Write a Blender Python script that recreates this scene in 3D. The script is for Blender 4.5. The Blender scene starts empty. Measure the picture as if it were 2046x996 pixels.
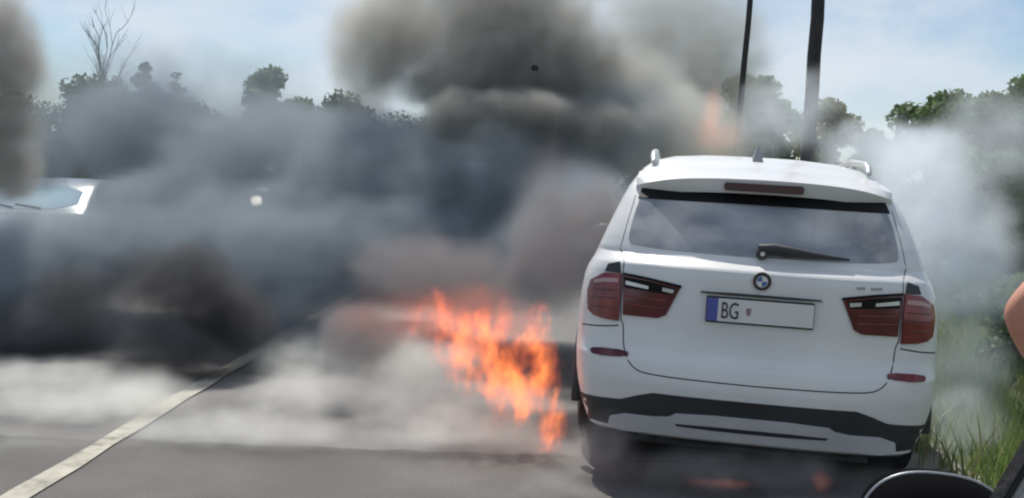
import bpy, bmesh, math, random
from mathutils import Vector, Matrix
from mathutils.bvhtree import BVHTree
R = math.radians
sc = bpy.context.scene
C = sc.collection

# ------------------------------------------------------------------ camera, sky, sun, exposure
IW, IH, FPX = 2046.0, 996.0, 2075.0            # photograph size and focal length in its pixels
CX, CY = IW / 2, IH / 2
CAMH = 1.5
VPX, VPY, ROLL = 1055.0, 378.0, R(2.0)         # vanishing point of the road, roll of the picture
def cam_basis():
    fw = Vector((VPX - CX, VPY - CY, FPX)).normalized()
    up = Vector((math.sin(ROLL), -math.cos(ROLL), 0.0))
    up = (up - fw * up.dot(fw)).normalized()
    rt = fw.cross(up)
    if rt.x < 0: rt = -rt
    return rt, fw, up
RT, FW, UP = cam_basis()
def at(px, py, Y):
    """pixel of the photograph -> point at distance Y along the road"""
    c = Vector((px - CX, py - CY, FPX))
    w = Vector((c.dot(RT), c.dot(FW), c.dot(UP)))
    return w * (Y / w.y) + Vector((0, 0, CAMH))
def gnd(px, py):
    c = Vector((px - CX, py - CY, FPX))
    w = Vector((c.dot(RT), c.dot(FW), c.dot(UP)))
    return w * (CAMH / -w.z) + Vector((0, 0, CAMH))

camd = bpy.data.cameras.new('camera')
cam = bpy.data.objects.new('camera', camd); C.objects.link(cam); sc.camera = cam
camd.sensor_width = 36.0; camd.lens = 36.0 * FPX / IW; camd.clip_start = 0.05; camd.clip_end = 3000
# camera axes in world: cam x (right), -y(image down), forward
ex = Vector((RT.x, FW.x, UP.x)); ey = Vector((RT.y, FW.y, UP.y)); ez = Vector((RT.z, FW.z, UP.z))
mat = Matrix((( ex.x, -ey.x, -ez.x), (ex.y, -ey.y, -ez.y), (ex.z, -ey.z, -ez.z)))
cam.matrix_world = Matrix.Translation((0, 0, CAMH)) @ mat.to_4x4()

SUN_EL, SUN_AZ = R(57), R(-14)                 # azimuth from +Y (road direction), negative = to the left
world = bpy.data.worlds.new('World'); sc.world = world; world.use_nodes = True
nt = world.node_tree
sky = nt.nodes.new('ShaderNodeTexSky'); sky.sky_type = 'NISHITA'; sky.sun_disc = False
sky.sun_elevation = SUN_EL; sky.sun_rotation = SUN_AZ
sky.dust_density = 0.4; sky.ozone_density = 2.0; sky.air_density = 1.0
bg = nt.nodes['Background']; bg.inputs[1].default_value = 0.10
tc = nt.nodes.new('ShaderNodeTexCoord')
mp = nt.nodes.new('ShaderNodeMapping'); mp.inputs['Scale'].default_value = (1.0, 1.0, 2.2); mp.inputs['Location'].default_value = (0.35, 0.2, 0.4)
cn = nt.nodes.new('ShaderNodeTexNoise'); cn.inputs['Scale'].default_value = 3.4; cn.inputs['Detail'].default_value = 8; cn.inputs['Roughness'].default_value = 0.55
cr = nt.nodes.new('ShaderNodeMapRange'); cr.interpolation_type = 'SMOOTHSTEP'
cr.inputs[1].default_value = 0.38; cr.inputs[2].default_value = 0.64; cr.inputs[4].default_value = 0.9
mx = nt.nodes.new('ShaderNodeMix'); mx.data_type = 'RGBA'
mx.inputs['B'].default_value = (7.4, 8.0, 8.7, 1)
nt.links.new(tc.outputs['Generated'], mp.inputs[0]); nt.links.new(mp.outputs[0], cn.inputs['Vector'])
nt.links.new(cn.outputs[0], cr.inputs[0]); nt.links.new(cr.outputs[0], mx.inputs['Factor'])
nt.links.new(sky.outputs[0], mx.inputs['A']); nt.links.new(mx.outputs['Result'], bg.inputs[0])

sund = bpy.data.lights.new('sun', 'SUN'); sund.energy = 5.0; sund.angle = R(0.6); sund.color = (1.0, 0.95, 0.86)
sun = bpy.data.objects.new('sun', sund); C.objects.link(sun)
sdir = Vector((math.sin(SUN_AZ) * math.cos(SUN_EL), math.cos(SUN_AZ) * math.cos(SUN_EL), math.sin(SUN_EL)))
sun.rotation_euler = sdir.to_track_quat('Z', 'Y').to_euler(); sun.location = (0, 0, 40)

sc.view_settings.view_transform = 'Standard'; sc.view_settings.look = 'None'
sc.view_settings.exposure = 0.0; sc.view_settings.gamma = 1.0
sc.cycles.use_denoising = True; sc.cycles.filter_width = 2.2; sc.cycles.denoiser = 'OPENIMAGEDENOISE'
sc.cycles.volume_bounces = 4; sc.cycles.volume_step_rate = 1.6; sc.cycles.volume_max_steps = 256
sc.cycles.max_bounces = 8; sc.cycles.transparent_max_bounces = 128; sc.cycles.use_adaptive_sampling = True; sc.cycles.adaptive_threshold = 0.02

# ------------------------------------------------------------------ helpers
def tag(o, label=None, cat=None, group=None, kind=None):
    if label: o['label'] = label
    if cat: o['category'] = cat
    if group: o['group'] = group
    if kind: o['kind'] = kind
    return o
def empty(name, loc=(0, 0, 0), rz=0.0):
    o = bpy.data.objects.new(name, None); C.objects.link(o)
    o.location = loc; o.rotation_euler = (0, 0, rz); o.empty_display_size = 0.2
    return o
def link(name, me, m=None, parent=None, smooth=None):
    if m is not None and not me.materials: me.materials.append(m)
    o = bpy.data.objects.new(name, me); C.objects.link(o)
    if parent is not None: o.parent = parent
    if smooth is not None:
        for p in me.polygons: p.use_smooth = True
        me.set_sharp_from_angle(angle=R(smooth))
    return o
def obj(name, bm, m=None, parent=None, smooth=None):
    me = bpy.data.meshes.new(name); bm.normal_update(); bm.to_mesh(me); bm.free()
    return link(name, me, m, parent, smooth)
def pyd(name, v, f, m=None, parent=None, smooth=None):
    me = bpy.data.meshes.new(name); me.from_pydata([tuple(a) for a in v], [], f); me.update()
    return link(name, me, m, parent, smooth)

def mat_new(name, col, rough=0.5, metal=0.0, spec=None, ior=None, var=0.0, vscale=3.0, bump=0.0, bscale=40.0,
            emit=None, estr=0.0, alpha=None, coat=0.0, col2=None):
    m = bpy.data.materials.new(name); m.use_nodes = True
    t = m.node_tree; b = t.nodes['Principled BSDF']
    b.inputs['Base Color'].default_value = (*col, 1); b.inputs['Roughness'].default_value = rough
    b.inputs['Metallic'].default_value = metal
    if spec is not None: b.inputs['Specular IOR Level'].default_value = spec
    if ior is not None: b.inputs['IOR'].default_value = ior
    if coat: b.inputs['Coat Weight'].default_value = coat; b.inputs['Coat Roughness'].default_value = 0.06
    if emit: b.inputs['Emission Color'].default_value = (*emit, 1); b.inputs['Emission Strength'].default_value = estr
    tc = t.nodes.new('ShaderNodeTexCoord')
    if var > 0 or col2:
        n = t.nodes.new('ShaderNodeTexNoise'); n.inputs['Scale'].default_value = vscale; n.inputs['Detail'].default_value = 6
        t.links.new(tc.outputs['Object'], n.inputs['Vector'])
        mr = t.nodes.new('ShaderNodeMapRange'); mr.inputs[1].default_value = 0.3; mr.inputs[2].default_value = 0.7
        t.links.new(n.outputs[0], mr.inputs[0])
        mi = t.nodes.new('ShaderNodeMix'); mi.data_type = 'RGBA'
        c2 = col2 or tuple(min(1, c * (1 + var)) for c in col)
        c1 = col if col2 else tuple(c * (1 - var) for c in col)
        mi.inputs['A'].default_value = (*c1, 1); mi.inputs['B'].default_value = (*c2, 1)
        t.links.new(mr.outputs[0], mi.inputs['Factor']); t.links.new(mi.outputs['Result'], b.inputs['Base Color'])
    if bump > 0:
        n = t.nodes.new('ShaderNodeTexNoise'); n.inputs['Scale'].default_value = bscale; n.inputs['Detail'].default_value = 5
        t.links.new(tc.outputs['Object'], n.inputs['Vector'])
        bu = t.nodes.new('ShaderNodeBump'); bu.inputs['Strength'].default_value = bump; bu.inputs['Distance'].default_value = 0.02
        t.links.new(n.outputs[0], bu.inputs['Height']); t.links.new(bu.outputs[0], b.inputs['Normal'])
    return m
def leaf_mat(name, c1, c2, trans=0.25):
    m = bpy.data.materials.new(name); m.use_nodes = True
    t = m.node_tree; b = t.nodes['Principled BSDF']; b.inputs['Roughness'].default_value = 0.65
    g = t.nodes.new('ShaderNodeNewGeometry'); mi = t.nodes.new('ShaderNodeMix'); mi.data_type = 'RGBA'
    mi.inputs['A'].default_value = (*c1, 1); mi.inputs['B'].default_value = (*c2, 1)
    t.links.new(g.outputs['Random Per Island'], mi.inputs['Factor']); t.links.new(mi.outputs['Result'], b.inputs['Base Color'])
    tr = t.nodes.new('ShaderNodeBsdfTranslucent'); t.links.new(mi.outputs['Result'], tr.inputs[0])
    ms = t.nodes.new('ShaderNodeMixShader'); ms.inputs[0].default_value = trans
    t.links.new(b.outputs[0], ms.inputs[1]); t.links.new(tr.outputs[0], ms.inputs[2])
    t.links.new(ms.outputs[0], t.nodes['Material Output'].inputs['Surface'])
    return m

def add_box(bm, lo, hi):
    vs = [bm.verts.new((x, y, z)) for x in (lo[0], hi[0]) for y in (lo[1], hi[1]) for z in (lo[2], hi[2])]
    for f in ((0,1,3,2),(4,6,7,5),(0,4,5,1),(2,3,7,6),(0,2,6,4),(1,5,7,3)): bm.faces.new([vs[i] for i in f])
    return vs
def add_tube(bm, pts, rad, n=8, cap=True):
    pts = [Vector(p) for p in pts]
    if not isinstance(rad, (list, tuple)): rad = [rad] * len(pts)
    rings = []
    ref = Vector((0.123, 0.31, 0.94))
    for i, p in enumerate(pts):
        d = (pts[min(i + 1, len(pts) - 1)] - pts[max(i - 1, 0)]).normalized()
        a = d.cross(ref)
        if a.length < 1e-3: a = d.cross(Vector((1, 0, 0)))
        a.normalize(); b = d.cross(a)
        rings.append([bm.verts.new(p + (a * math.cos(2 * math.pi * k / n) + b * math.sin(2 * math.pi * k / n)) * rad[i]) for k in range(n)])
    for r0, r1 in zip(rings, rings[1:]):
        for k in range(n): bm.faces.new((r0[k], r0[(k + 1) % n], r1[(k + 1) % n], r1[k]))
    if cap: bm.faces.new(rings[0]); bm.faces.new(rings[-1][::-1])
def add_lathe_x(bm, prof, n=40, c=(0, 0, 0)):
    """profile [(x offset, radius)] turned about the x axis, closed loop"""
    rings = []
    for x, r in prof:
        rings.append([bm.verts.new((c[0] + x, c[1] + r * math.cos(2 * math.pi * k / n), c[2] + r * math.sin(2 * math.pi * k / n))) for k in range(n)])
    for i in range(len(rings)):
        a, b = rings[i], rings[(i + 1) % len(rings)]
        for k in range(n): bm.faces.new((a[k], a[(k + 1) % n], b[(k + 1) % n], b[k]))
    bmesh.ops.recalc_face_normals(bm, faces=bm.faces)

# ------------------------------------------------------------------ materials
M = {}
M['paint_white'] = mat_new('white_paint', (0.67, 0.675, 0.68), 0.35, coat=0.35, var=0.09, vscale=1.7)
M['paint_silver'] = mat_new('silver_paint', (0.30, 0.335, 0.36), 0.3, metal=0.3, coat=0.5)
M['paint_dark'] = mat_new('maroon_paint', (0.07, 0.035, 0.04), 0.35, coat=0.5)
M['glass'] = mat_new('tinted_glass', (0.24, 0.245, 0.26), 0.06, ior=2.1, var=0.5, vscale=2.6)
M['windscreen'] = mat_new('windscreen_glass', (0.30, 0.42, 0.48), 0.06, ior=2.2)
M['black_plastic'] = mat_new('black_plastic', (0.028, 0.03, 0.034), 0.55, var=0.15)
M['grey_plastic'] = mat_new('grey_plastic', (0.48, 0.485, 0.495), 0.5, var=0.1)
M['black_gloss'] = mat_new('black_gloss', (0.006, 0.006, 0.008), 0.5, spec=0.15)
M['seam'] = mat_new('panel_gap', (0.015, 0.015, 0.018), 0.8)
M['lamp_red'] = mat_new('red_lamp_lens', (0.15, 0.014, 0.022), 0.12, ior=1.5, coat=0.2, var=0.4, vscale=9)
M['lamp_dark'] = mat_new('dark_red_lamp_lens', (0.085, 0.010, 0.018), 0.12, ior=1.5, coat=0.2, var=0.4, vscale=9)
M['lamp_clear'] = mat_new('clear_lamp_strip', (0.55, 0.56, 0.58), 0.15, metal=0.4)
M['chrome'] = mat_new('chrome', (0.75, 0.76, 0.78), 0.12, metal=1.0)
M['rail'] = mat_new('satin_rail', (0.62, 0.63, 0.62), 0.3, metal=0.5)
M['plate_white'] = mat_new('plate_white', (0.62, 0.62, 0.62), 0.4)
M['plate_blue'] = mat_new('plate_blue', (0.07, 0.09, 0.34), 0.4)
M['ink'] = mat_new('plate_ink', (0.02, 0.02, 0.025), 0.5)
M['emblem_blue'] = mat_new('emblem_blue', (0.05, 0.13, 0.35), 0.3)
M['rubber'] = mat_new('tyre_rubber', (0.022, 0.022, 0.024), 0.8, bump=0.2, bscale=60)
M['headlamp'] = mat_new('lit_headlamp', (0.9, 0.9, 0.85), 0.2, emit=(1.0, 0.93, 0.78), estr=60.0)
M['headlamp_off'] = mat_new('headlamp_lens', (0.45, 0.47, 0.5), 0.15, ior=1.6)
M['bark'] = mat_new('bark', (0.09, 0.075, 0.06), 0.9, var=0.3, vscale=6, bump=0.5, bscale=20)
M['pole_wood'] = mat_new('dark_pole_timber', (0.035, 0.032, 0.036), 0.85, var=0.3, vscale=5, bump=0.4, bscale=30)
M['skin'] = mat_new('skin', (0.55, 0.25, 0.17), 0.5, var=0.12, vscale=30)
M['leaf_a'] = leaf_mat('leaves_dark_green', (0.035, 0.065, 0.03), (0.07, 0.115, 0.045))
M['leaf_b'] = leaf_mat('leaves_mid_green', (0.07, 0.125, 0.045), (0.15, 0.215, 0.08), 0.5)
M['leaf_c'] = leaf_mat('leaves_yellow_green', (0.09, 0.14, 0.03), (0.26, 0.22, 0.05))
M['grass'] = leaf_mat('grass_blades', (0.09, 0.16, 0.04), (0.25, 0.32, 0.10), 0.35)
M['straw'] = leaf_mat('dry_grass_blades', (0.16, 0.17, 0.07), (0.34, 0.32, 0.16), 0.3)

def ground_mat(name, stops, s1, s2, bump, rough=0.9):
    m = bpy.data.materials.new(name); m.use_nodes = True
    t = m.node_tree; b = t.nodes['Principled BSDF']; b.inputs['Roughness'].default_value = rough
    tc = t.nodes.new('ShaderNodeTexCoord')
    n1 = t.nodes.new('ShaderNodeTexNoise'); n1.inputs['Scale'].default_value = s1; n1.inputs['Detail'].default_value = 8
    n2 = t.nodes.new('ShaderNodeTexNoise'); n2.inputs['Scale'].default_value = s2; n2.inputs['Detail'].default_value = 4
    for n in (n1, n2): t.links.new(tc.outputs['Object'], n.inputs['Vector'])
    ad = t.nodes.new('ShaderNodeMix'); ad.inputs[0].default_value = 0.4
    t.links.new(n1.outputs[0], ad.inputs[2]); t.links.new(n2.outputs[0], ad.inputs[3])
    r = t.nodes.new('ShaderNodeValToRGB'); t.links.new(ad.outputs[0], r.inputs[0])
    while len(r.color_ramp.elements) < len(stops): r.color_ramp.elements.new(0.5)
    for e, (p, c) in zip(r.color_ramp.elements, stops): e.position = p; e.color = (*c, 1)
    t.links.new(r.outputs[0], b.inputs['Base Color'])
    bu = t.nodes.new('ShaderNodeBump'); bu.inputs['Strength'].default_value = bump; bu.inputs['Distance'].default_value = 0.01
    t.links.new(n2.outputs[0], bu.inputs['Height']); t.links.new(bu.outputs[0], b.inputs['Normal'])
    return m
M['asphalt'] = ground_mat('worn_asphalt', [(0.3, (0.11, 0.11, 0.115)), (0.5, (0.155, 0.152, 0.15)), (0.7, (0.205, 0.20, 0.195))], 0.9, 90, 0.5)
M['asphalt_dark'] = ground_mat('reflection_dark_asphalt', [(0.3, (0.065, 0.064, 0.064)), (0.5, (0.098, 0.095, 0.092)), (0.7, (0.145, 0.14, 0.135))], 1.3, 90, 0.5)  # asphalt tone darkened to paint in a windscreen reflection
M['gravel'] = ground_mat('shoulder_gravel', [(0.3, (0.13, 0.12, 0.10)), (0.5, (0.2, 0.19, 0.16)), (0.7, (0.27, 0.25, 0.21))], 3.0, 60, 0.8)
M['soil'] = ground_mat('verge_ground', [(0.3, (0.045, 0.065, 0.025)), (0.5, (0.075, 0.10, 0.035)), (0.7, (0.13, 0.14, 0.06))], 0.6, 12, 0.8)
M['line'] = ground_mat('worn_road_paint', [(0.32, (0.15, 0.145, 0.13)), (0.44, (0.31, 0.295, 0.245)), (0.68, (0.47, 0.45, 0.385))], 3.2, 22, 0.3, 0.8)
M['dust'] = ground_mat('pale_dust', [(0.35, (0.13, 0.13, 0.125)), (0.5, (0.22, 0.215, 0.205)), (0.65, (0.32, 0.315, 0.30))], 2.0, 30, 0.3)

# ------------------------------------------------------------------ ground, road
def sheet(name, x0, x1, y0, y1, z, m, nx=2, ny=2, wob=0.0, seed=0):
    rnd = random.Random(seed); v = []; f = []
    for j in range(ny + 1):
        for i in range(nx + 1):
            x = x0 + (x1 - x0) * i / nx; y = y0 + (y1 - y0) * j / ny
            if wob:
                if i in (0, nx): x += rnd.uniform(-wob, wob)
                if j in (0, ny): y += rnd.uniform(-wob, wob) * 0.6
            v.append((x, y, z))
    for j in range(ny):
        for i in range(nx):
            a = j * (nx + 1) + i; f.append((a, a + 1, a + nx + 2, a + nx + 1))
    return tag(pyd(name, v, f, m), kind='structure')
sheet('ground', -1200, 1200, -400, 1600, 0.0, M['soil'])
sheet('gravel_shoulder', 1.6, 2.45, -30, 300, 0.004, M['gravel'], 1, 220, 0.12, 3)
sheet('road', -6.3, 1.85, -60, 600, 0.008, M['asphalt'], 1, 400, 0.05, 4)
sheet('road_reflection_band', -6.2, 1.2, -20, 5.75, 0.012, M['asphalt_dark'], 60, 1, 0.05, 5)  # dark sheet standing in for a windscreen reflection over the near road
sheet('painted_lane_line', -2.35, -2.225, -10, 120, 0.020, M['line'], 1, 300, 0.012, 7)
sheet('painted_edge_line', -6.05, -5.93, -10, 120, 0.0205, M['line'], 1, 300, 0.012, 8)

# ------------------------------------------------------------------ vehicles
def lerp_rows(rows, sub):
    out = []
    for a, b in zip(rows, rows[1:]):
        for k in range(sub):
            t = k / sub; out.append(tuple(p + (q - p) * t for p, q in zip(a, b)))
    out.append(rows[-1]); return out
def stack_body(rows, sub=3, nq=12, ns=14):
    """closed body from plan-view rings: rows (z, half width, rear y, front y, rear corner depth, front corner depth, exponent)"""
    bm = bmesh.new(); rings = []
    for z, w, r, f, br, bf, p in lerp_rows(rows, sub):
        half = []
        for k in range(nq + 1):
            t = (k / nq) * math.pi / 2
            half.append((w * math.sin(t) ** (2 / p), r + br * (1 - math.cos(t) ** (2 / p))))
        for k in range(1, ns):
            t = k / ns; half.append((w, r + br + (f - bf - r - br) * t))
        for k in range(nq + 1):
            t = (1 - k / nq) * math.pi / 2
            half.append((w * math.sin(t) ** (2 / p), f - bf * (1 - math.cos(t) ** (2 / p))))
        pts = half + [(-x, y) for x, y in half[-2:0:-1]]
        rings.append([bm.verts.new((x, y, z)) for x, y in pts])
    n = len(rings[0])
    for a, b in zip(rings, rings[1:]):
        for k in range(n): bm.faces.new((a[k], a[(k + 1) % n], b[(k + 1) % n], b[k]))
    bm.faces.new(rings[0][::-1]); bm.faces.new(rings[-1])
    bmesh.ops.recalc_face_normals(bm, faces=bm.faces)
    return bm
def chaikin(poly, it=2, closed=True, keep=0.25):
    for _ in range(it):
        out = []
        n = len(poly)
        rng = range(n) if closed else range(n - 1)
        if not closed: out.append(poly[0])
        for i in rng:
            a, b = poly[i], poly[(i + 1) % n]
            out.append(tuple(p + (q - p) * keep for p, q in zip(a, b))); out.append(tuple(p + (q - p) * (1 - keep) for p, q in zip(a, b)))
        if not closed: out.append(poly[-1])
        poly = out
    return poly
class Surf:
    """drapes flat outlines on a body: axis '-y' from behind, '+y' from ahead, '-x' / '+x' from a side"""
    def __init__(s, bm): s.t = BVHTree.FromBMesh(bm)
    def hit(s, u, z, ax):
        if ax in ('-y', '+y'):
            o = Vector((u, -3 if ax == '-y' else 9, z)); d = Vector((0, 1 if ax == '-y' else -1, 0))
        else:
            o = Vector((-3 if ax == '-x' else 3, u, z)); d = Vector((1 if ax == '-x' else -1, 0, 0))
        h = s.t.ray_cast(o, d)
        if h[0] is None:
            h = s.t.find_nearest(o + d * 3.5)
        n = h[1]
        if n.dot(d) > 0: n = -n
        return h[0], n
    def patch(s, name, poly, ax, m, parent, off=0.006, step=0.04, thick=0.012, smooth=50):
        bm = bmesh.new()
        vs = [bm.verts.new((p[0], 0, p[1])) for p in poly]
        bm.faces.new(vs)
        us = [p[0] for p in poly]; zs = [p[1] for p in poly]
        for c, lo, hi, no in ((0, min(us), max(us), (1, 0, 0)), (2, min(zs), max(zs), (0, 0, 1))):
            n = max(1, int((hi - lo) / step))
            for k in range(1, n):
                v = lo + (hi - lo) * k / n
                co = (v, 0, 0) if c == 0 else (0, 0, v)
                bmesh.ops.bisect_plane(bm, geom=bm.verts[:] + bm.edges[:] + bm.faces[:], plane_co=co, plane_no=no, dist=1e-5)
        bmesh.ops.triangulate(bm, faces=[f for f in bm.faces if len(f.verts) > 4])
        top = {}
        for v in bm.verts:
            h, n = s.hit(v.co.x, v.co.z, ax); top[v] = (h + n * off, h - n * thick)
        border = [e for e in bm.edges if len(e.link_faces) == 1]
        bv = {}
        for e in border:
            for v in e.verts:
                if v not in bv: bv[v] = bm.verts.new(top[v][1])
        for e in border:
            bm.faces.new((e.verts[0], e.verts[1], bv[e.verts[1]], bv[e.verts[0]]))
        for v, (a, b) in top.items(): v.co = a
        bmesh.ops.recalc_face_normals(bm, faces=bm.faces)
        # make sure the draped face looks outward
        f0 = max((f for f in bm.faces), key=lambda f: f.calc_area())
        d = {'-y': Vector((0, -1, 0)), '+y': Vector((0, 1, 0)), '-x': Vector((-1, 0, 0)), '+x': Vector((1, 0, 0))}[ax]
        if f0.normal.dot(d) < 0: bmesh.ops.reverse_faces(bm, faces=bm.faces[:])
        return obj(name, bm, m, parent, smooth)
    def line(s, name, pts, ax, m, parent, rad=0.0045, step=0.02, off=-0.001):
        P = []
        for a, b in zip(pts, pts[1:]):
            L = math.hypot(b[0] - a[0], b[1] - a[1]); n = max(1, int(L / step))
            for k in range(n):
                t = k / n; h, nn = s.hit(a[0] + (b[0] - a[0]) * t, a[1] + (b[1] - a[1]) * t, ax); P.append(h + nn * off)
        h, nn = s.hit(pts[-1][0], pts[-1][1], ax); P.append(h + nn * off)
        bm = bmesh.new(); add_tube(bm, P, rad, 6)
        return obj(name, bm, m, parent, 60)
def mirror(poly): return [(-p[0], p[1]) for p in poly[::-1]]

def wheel(parent, x, y, rad, width, hub_m):
    s = 1 if x > 0 else -1
    bm = bmesh.new(); w = width / 2
    add_lathe_x(bm, [(-w, rad * 0.66), (-w * 1.04, rad * 0.82), (-w * 0.9, rad * 0.965), (-w * 0.6, rad), (w * 0.6, rad), (w * 0.9, rad * 0.965), (w * 1.04, rad * 0.82), (w, rad * 0.66)], 44)
    o = obj('wheel', bm, M['rubber'], parent, 40); o.location = (x, y, rad)
    bm = bmesh.new()
    add_lathe_x(bm, [(-w * 0.9, rad * 0.6), (-w * 0.9, rad * 0.67), (w * 0.9, rad * 0.67), (w * 0.9, rad * 0.6)], 36)
    for k in range(5):
        a = 2 * math.pi * k / 5
        d = Vector((0, math.cos(a), math.sin(a)))
        add_tube(bm, [Vector((s * w * 0.55, 0, 0)) + d * rad * 0.05, Vector((s * w * 0.75, 0, 0)) + d * rad * 0.62], [rad * 0.13, rad * 0.09], 6)
    add_tube(bm, [(s * w * 0.3, 0, 0), (s * w * 0.8, 0, 0)], rad * 0.16, 14)
    add_tube(bm, [(-s * w * 0.2, 0, 0), (s * w * 0.15, 0, 0)], rad * 0.58, 24)
    obj('rim', bm, hub_m, o, 40)
    return o
def cut_arches(body, ys, rad, hw, depth=0.34):
    """wheel wells cut out of the body shell"""
    cuts = bpy.data.meshes.new('cutter'); bm = bmesh.new()
    for y, z in ys:
        for s in (-1, 1):
            bmx = [(s * (hw - depth)), (s * (hw + 0.2))]
            add_tube(bm, [(bmx[0], y, z), (bmx[1], y, z)], rad, 40)
    bmesh.ops.recalc_face_normals(bm, faces=bm.faces); bm.to_mesh(cuts); bm.free()
    co = bpy.data.objects.new('cutter', cuts); C.objects.link(co)
    md = body.modifiers.new('arch', 'BOOLEAN'); md.operation = 'DIFFERENCE'; md.object = co; md.solver = 'EXACT'
    par = body.parent; body.parent = None
    dg = bpy.context.evaluated_depsgraph_get(); dg.update()
    me = bpy.data.meshes.new_from_object(body.evaluated_get(dg))
    old = body.data; body.modifiers.clear(); body.data = me; body.parent = par
    bpy.data.objects.remove(co); bpy.data.meshes.remove(cuts)
def text_mesh(s, size, depth):
    cu = bpy.data.curves.new('lettering', 'FONT'); cu.body = s; cu.size = size; cu.extrude = depth; cu.align_x = 'LEFT'
    o = bpy.data.objects.new('lettering', cu); C.objects.link(o)
    dg = bpy.context.evaluated_depsgraph_get(); dg.update()
    me = bpy.data.meshes.new_from_object(o.evaluated_get(dg)); bpy.data.objects.remove(o)
    return me

# ---- the burning white car: y = 0 at its rear bumper, forward +y
def burning_car():
    root = empty('suv', (1.142, 5.12, 0.0), R(-8.5)); root.rotation_euler = (0, R(1.6), R(-8.5))
    tag(root, 'white sport utility vehicle seen from behind, burning at its left side', 'car')
    rows = [ # z, w, r, f, Br, Bf, p
        (0.22, 0.80, 0.16, 4.40, 0.24, 0.4, 2.9), (0.25, 0.84, 0.09, 4.48, 0.30, 0.45, 2.9), (0.36, 0.885, 0.045, 4.58, 0.36, 0.5, 2.8),
        (0.46, 0.912, 0.015, 4.62, 0.40, 0.5, 2.8), (0.53, 0.924, 0.0, 4.64, 0.42, 0.5, 2.8), (0.60, 0.931, 0.005, 4.64, 0.43, 0.5, 2.8),
        (0.635, 0.934, 0.012, 4.64, 0.43, 0.5, 2.8), (0.655, 0.935, 0.03, 4.63, 0.42, 0.5, 2.8), (0.70, 0.937, 0.055, 4.62, 0.41, 0.5, 2.8),
        (0.80, 0.938, 0.062, 4.60, 0.43, 0.5, 2.8), (0.93, 0.932, 0.060, 4.52, 0.45, 0.5, 2.75), (1.03, 0.920, 0.058, 4.38, 0.47, 0.5, 2.7),
        (1.08, 0.904, 0.058, 4.15, 0.48, 0.5, 2.7), (1.115, 0.885, 0.062, 3.75, 0.48, 0.45, 2.7), (1.126, 0.879, 0.072, 3.6, 0.48, 0.42, 2.7),
        (1.168, 0.862, 0.165, 3.40, 0.40, 0.4, 2.8), (1.188, 0.854, 0.185, 3.36, 0.36, 0.4, 2.9), (1.26, 0.826, 0.235, 3.22, 0.30, 0.4, 2.9),
        (1.35, 0.792, 0.310, 3.02, 0.27, 0.4, 3.0), (1.45, 0.752, 0.400, 2.80, 0.24, 0.4, 3.0), (1.52, 0.722, 0.470, 2.62, 0.23, 0.4, 2.9),
        (1.575, 0.690, 0.560, 2.46, 0.24, 0.4, 2.8), (1.632, 0.655, 0.690, 2.36, 0.26, 0.42, 2.6), (1.685, 0.600, 0.90, 2.24, 0.28, 0.42, 2.5),
        (1.722, 0.49, 1.14, 2.06, 0.26, 0.4, 2.4), (1.742, 0.32, 1.34, 1.90, 0.2, 0.25, 2.2), (1.748, 0.10, 1.52, 1.70, 0.07, 0.07, 2.0)]
    bm = stack_body(rows, 3, 14, 16)
    S = Surf(bm)
    body = obj('body', bm, M['paint_white'], root, 32)
    cut_arches(body, [(0.92, 0.37), (3.73, 0.37)], 0.415, 0.93)
    for p in body.data.polygons: p.use_smooth = True
    body.data.set_sharp_from_angle(angle=R(32))
    for x, y in ((-0.80, 0.92), (0.80, 0.92), (-0.80, 3.73), (0.80, 3.73)): wheel(root, x, y, 0.37, 0.245, M['grey_plastic'])
    for s in (-1, 1):
        for y in (0.92, 3.73):
            bm = bmesh.new(); pts = []
            for k in range(25):
                a = R(-8) + (math.pi + R(16)) * k / 24
                pts.append((s * 0.928, y + 0.43 * math.cos(a), 0.37 + 0.43 * math.sin(a)))
            add_tube(bm, pts, 0.03, 6); obj('wheel_arch_trim', bm, M['black_plastic'], root, 60)
    # rear window
    S.patch('rear_window', chaikin([(-0.665, 1.204), (-0.3, 1.190), (0.3, 1.190), (0.665, 1.204), (0.69, 1.235), (0.658, 1.42), (0.62, 1.50), (-0.62, 1.50), (-0.658, 1.42), (-0.69, 1.235)], 2), '-y', M['glass'], root, 0.004, 0.05)
    # black band painting in the gap and shadow under the spoiler, over the glass
    S.patch('spoiler_shade_band', [(-0.655, 1.452), (0.655, 1.452), (0.635, 1.512), (-0.635, 1.512)], '-y', M['black_gloss'], root, 0.010, 0.05)
    # spoiler
    v = []; f = []; NX = 28
    for i in range(NX + 1):
        x = -0.675 + 1.35 * i / NX; q = abs(x) / 0.675
        e = q ** 5
        rear = 0.385 + 0.05 * q * q + 0.10 * e
        zt = 1.588 - 0.030 * q * q - 0.035 * e
        v += [(x, 0.82, 1.662 - 0.055 * q * q), (x, 0.55, zt + 0.040), (x, rear, zt), (x, rear + 0.006, zt - 0.012), (x, rear + 0.040, zt - 0.074 + 0.02 * e), (x, 0.62, 1.49)]
    for i in range(NX):
        for k in range(5):
            a = i * 6 + k; f.append((a, a + 6, a + 7, a + 1))
        f.append((i * 6 + 5, i * 6 + 11, i * 6 + 6, i * 6))
    f.append(tuple(range(6))); f.append(tuple(NX * 6 + 5 - k for k in range(6)))
    sp = pyd('spoiler', v, f, M['paint_white'], root)
    bm = bmesh.new(); bm.from_mesh(sp.data); bmesh.ops.recalc_face_normals(bm, faces=bm.faces); bm.to_mesh(sp.data); bm.free()
    for p in sp.data.polygons: p.use_smooth = True
    sp.data.set_sharp_from_angle(angle=R(30))
    bm = bmesh.new()
    vs = add_box(bm, (-0.205, 0.383, 1.524), (0.205, 0.47, 1.566))
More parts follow.
